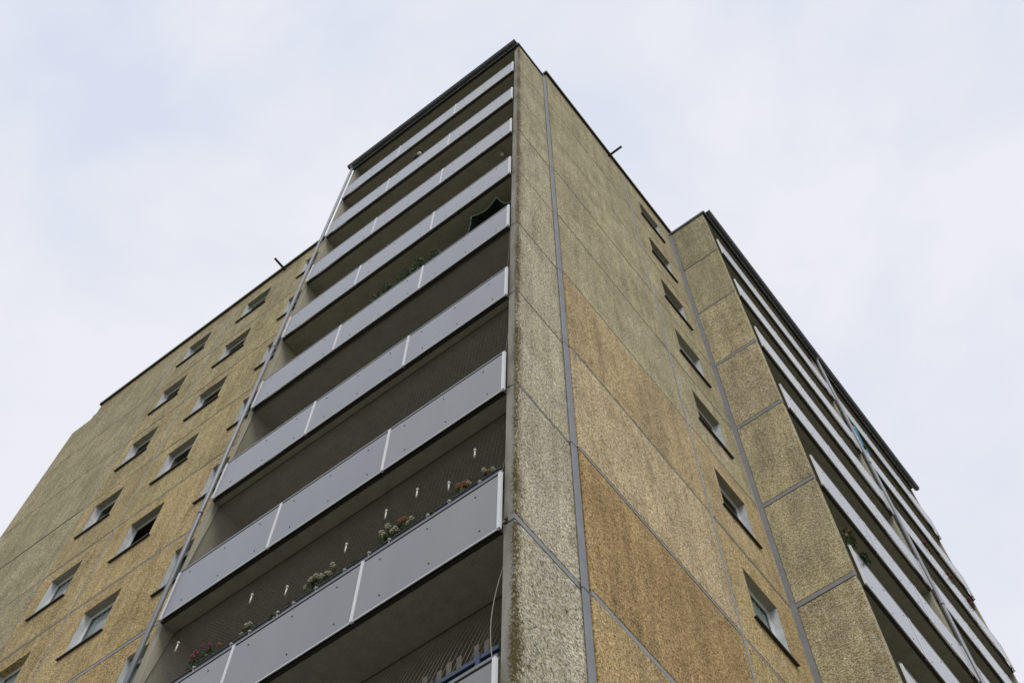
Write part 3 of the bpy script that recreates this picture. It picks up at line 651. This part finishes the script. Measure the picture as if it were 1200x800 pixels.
# parasol (dark, seen from below)
px = empty('parasol', (-.95, .72, zk(5)), 'dark green parasol with pale hem opened behind the balcony rail by the corner', 'parasol')
rimp = [(-.29, -.62, 2.31), (.34, -.62, 2.40), (.60, -.42, 2.20), (.66, .1, 2.0), (.4, .45, 2.0), (-.4, .45, 1.95), (-.9, .1, 1.8), (-.86, -.42, 1.92)]
q = MB(); top = Vector((0, -.05, 2.62)); hem = MB()
for i in range(8):
    a, b = Vector(rimp[i]), Vector(rimp[(i+1) % 8]); pr = a
    for j in range(1, 7):
        t = j/6; p = a.lerp(b, t); c_ = (a+b)/2; p = p+(Vector((0, -.02, p.z))-p)*.13*math.sin(t*math.pi)+Vector((0,0,-.01))
        q.quad([pr, p, p.lerp(top, .97), pr.lerp(top, .97)]); q.quad([pr+Vector((0,0,.006)), p+Vector((0,0,.006)), p.lerp(top, .97)+Vector((0,0,.006)), pr.lerp(top, .97)+Vector((0,0,.006))])
        hem.rod(pr+Vector((0,0,.003)), p+Vector((0,0,.003)), .012, .012, 6); pr = p
put('canopy', q.mesh('canopy', 'parasol', False), px); put('hem', hem.mesh('hem', 'rim'), px)
for i in range(8):
    q = MB(); q.rod(top-Vector((0,0,.02)), Vector(rimp[i])-Vector((0,0,.01)), .008, .006, 5); put('rib', q.mesh('rib', 'dark'), px)
q = MB(); q.rod((0,0,0), (0, -.02, 2.58), .018, .018, 8); q.rod((0,0,0), (0,0,.06), .22, .2, 16); put('pole', q.mesh('pole', 'dark'), px)
# bird spikes on rails
def spikes(x0, x1, k, label, hgt=.075, step=.06):
    e = empty('spike_strip', (x0, -.065, zk(k)+.872), label, 'bird spikes', 'bird spike strips on balcony rails')
    q = MB(); q.box((0, -.012, 0), (x1-x0, .012, .008)); put('base_strip', q.mesh('base_strip', 'white'), e)
    q = MB(); x = 0.02; i = 0
    while x < x1-x0:
        q.rod((x, 0, .006), (x+random.uniform(-.008, .008), (-.01, 0, .01)[i % 3], hgt+random.uniform(-.01, .01)), .0035, .003, 4); x += step; i += 1
    o = put('spikes', q.mesh('spikes', 'spike'), e); o['kind'] = 'stuff'
spikes(-6.2, -.16, 4, 'long row of thin bird spikes along the fourth balcony rail from the roof')
spikes(-6.2, -4.4, 6, 'short row of bird spikes near the white box at the left end of a rail')
# small things
q = MB(); q.box((-.14, -.1, 0), (.14, .1, .5)); q.box((-.16, -.12, .5), (.16, .12, .54)); q.box((-.11, -.104, .06), (.11, -.1, .22))
thing('storage_box', q.mesh('storage_box', 'white', bevel=.01), (-5.55, .35, zk(6)+.5), 'pale plastic storage box peeping over the rail at the left end', 'box')
e = empty('balcony_lamp', (-3.385, .0, zk(2)+1.12), 'small black and white lamp clamped above the second balcony rail from the top', 'lamp')
q = MB(); q.rod((0,0,-.26), (0,0,.28), .012, .012, 6); put('stand', q.mesh('stand', 'dark'), e)
q = MB(); q.ball((-.05,0,.33), .085, 2, (1.2,1,1)); put('head', q.mesh('head', 'black'), e); q = MB(); q.ball((.07,-.02,.33), .06, 2); put('lens', q.mesh('lens', 'white'), e)
for x, lb in ((-1.473, 'dark hook on the second rail from the top, middle one of three'), (-2.216, 'dark hook on the second rail from the top, left one of three'), (-.87, 'dark hook on the second rail from the top, nearest the corner')):
    q = MB(); q.rod((0,0,0), (0,0,.40), .014, .014, 6); q.rod((0,0,.40), (-.08,-.02,.48), .016, .012, 6); q.rod((0,0,.3), (.07,0,.36), .012, .010, 6)
    thing('rail_hook', q.mesh('rail_hook', 'dark'), (x, -.02, zk(2)+.87), lb, 'hook', 'dark hooks on the second balcony rail')
plant(-5.82, F(-2.8+1.25)+.25, .45, .5, [], 0, 'dark leafy plant at the left end of the second balcony from the top', 'potted_plant', 'dleaf', .1, zk(2)+.75, 'dark plants high up')
# slatted wooden screen with blue rail, lowest balcony
e = empty('slatted_screen', (-1.55, .07, zk(9)+.08), 'wooden slats behind a blue painted rail on the lowest balcony in view', 'screen')
q = MB(); sl = MB(); sl.box((-.028, 0, .35), (.028, .016, 1.26)); sm = sl.mesh('slat', 'wood', bevel=.003)
for i in range(15): put('slat', sm, e, (-.9+i*.148+.01*math.sin(i*2.1), .0, random.uniform(-.04, .03)), (0, R(random.uniform(-2, 2)), 0))
q.box((-1.2, -.06, .98), (1.36, -.02, 1.03)); q.box((-1.2, -.06, .90), (1.36, -.03, .925))
for i in range(5): q.box((-1.1+i*.55, -.07, .5), (-1.05+i*.55, -.03, 1.06))
put('blue_rail', q.mesh('blue_rail', 'blue'), e)

# east balconies -------------------------------------------------------
def cloth(loc, w_, h_, label):
    q = MB(); n = 10; mm = 8; V = [[None]*(mm+1) for _ in range(n+1)]
    for i in range(n+1):
        for j in range(mm+1):
            V[i][j] = q.bm.verts.new((.05*math.sin(i*1.1+j*.3)+.02*j/mm, (i/n-.5)*w_*(1-.35*j/mm), -h_*j/mm+.03*math.sin(i)))
    for i in range(n):
        for j in range(mm): q.bm.faces.new([V[i][j], V[i+1][j], V[i+1][j+1], V[i][j+1]]).smooth = True
    o = thing('hanging_cloth', q.mesh('hanging_cloth', 'teal', False), loc, label, 'towel')
    md = o.modifiers.new('s', 'SOLIDIFY'); md.thickness = .008
cloth((1.36, 14.62, zk(2)+2.25), 1.15, 1.35, 'turquoise towel hung out to dry behind the downpipe on the right-hand balconies')
plant(0, zk(6)+1.5, .2, .5, ['orange', 'cream_p'], 3, 'green plant with yellow and orange blooms at the near end of a right-hand balcony', y=0, base=zk(6)+.8, group='plants on the right-hand balconies').location = (1.38, 8.05, zk(6)+.85)
plant(0, zk(6)+1.2, .2, .4, [], 0, 'dark leafy pot plant behind the yellow-orange one on the right', 'potted_plant', 'dleaf', 0, zk(6)+.8, 'plants on the right-hand balconies').location = (1.38, 8.45, zk(6)+.85)
for y, lb in ((16.4, 'red geranium nearest the downpipe on the far right-hand balcony'), (17.7, 'red geranium in the middle of the far right-hand balcony'), (18.8, 'pinkish red geranium at the far end of the right-hand balcony')):
    o = plant(0, zk(3)+1.2, .3, .4, ['red', 'pink'] if y > 18 else ['red'], 4, lb, y=0, base=zk(3)+.8, group='red geraniums on a far balcony', br=.06); o.location = (1.36, y, zk(3)+.8); o.rotation_euler.z = math.pi/2
q = MB(); q.rod((0,0,0), (0,0,.25), .02, .02, 6); q.ball((0,0,.3), .05, 1)
thing('rail_lamp', q.mesh('rail_lamp', 'white'), (1.3, 10.9, zk(3)+.87), 'small pale solar lamp on a right-hand balcony rail', 'lamp')
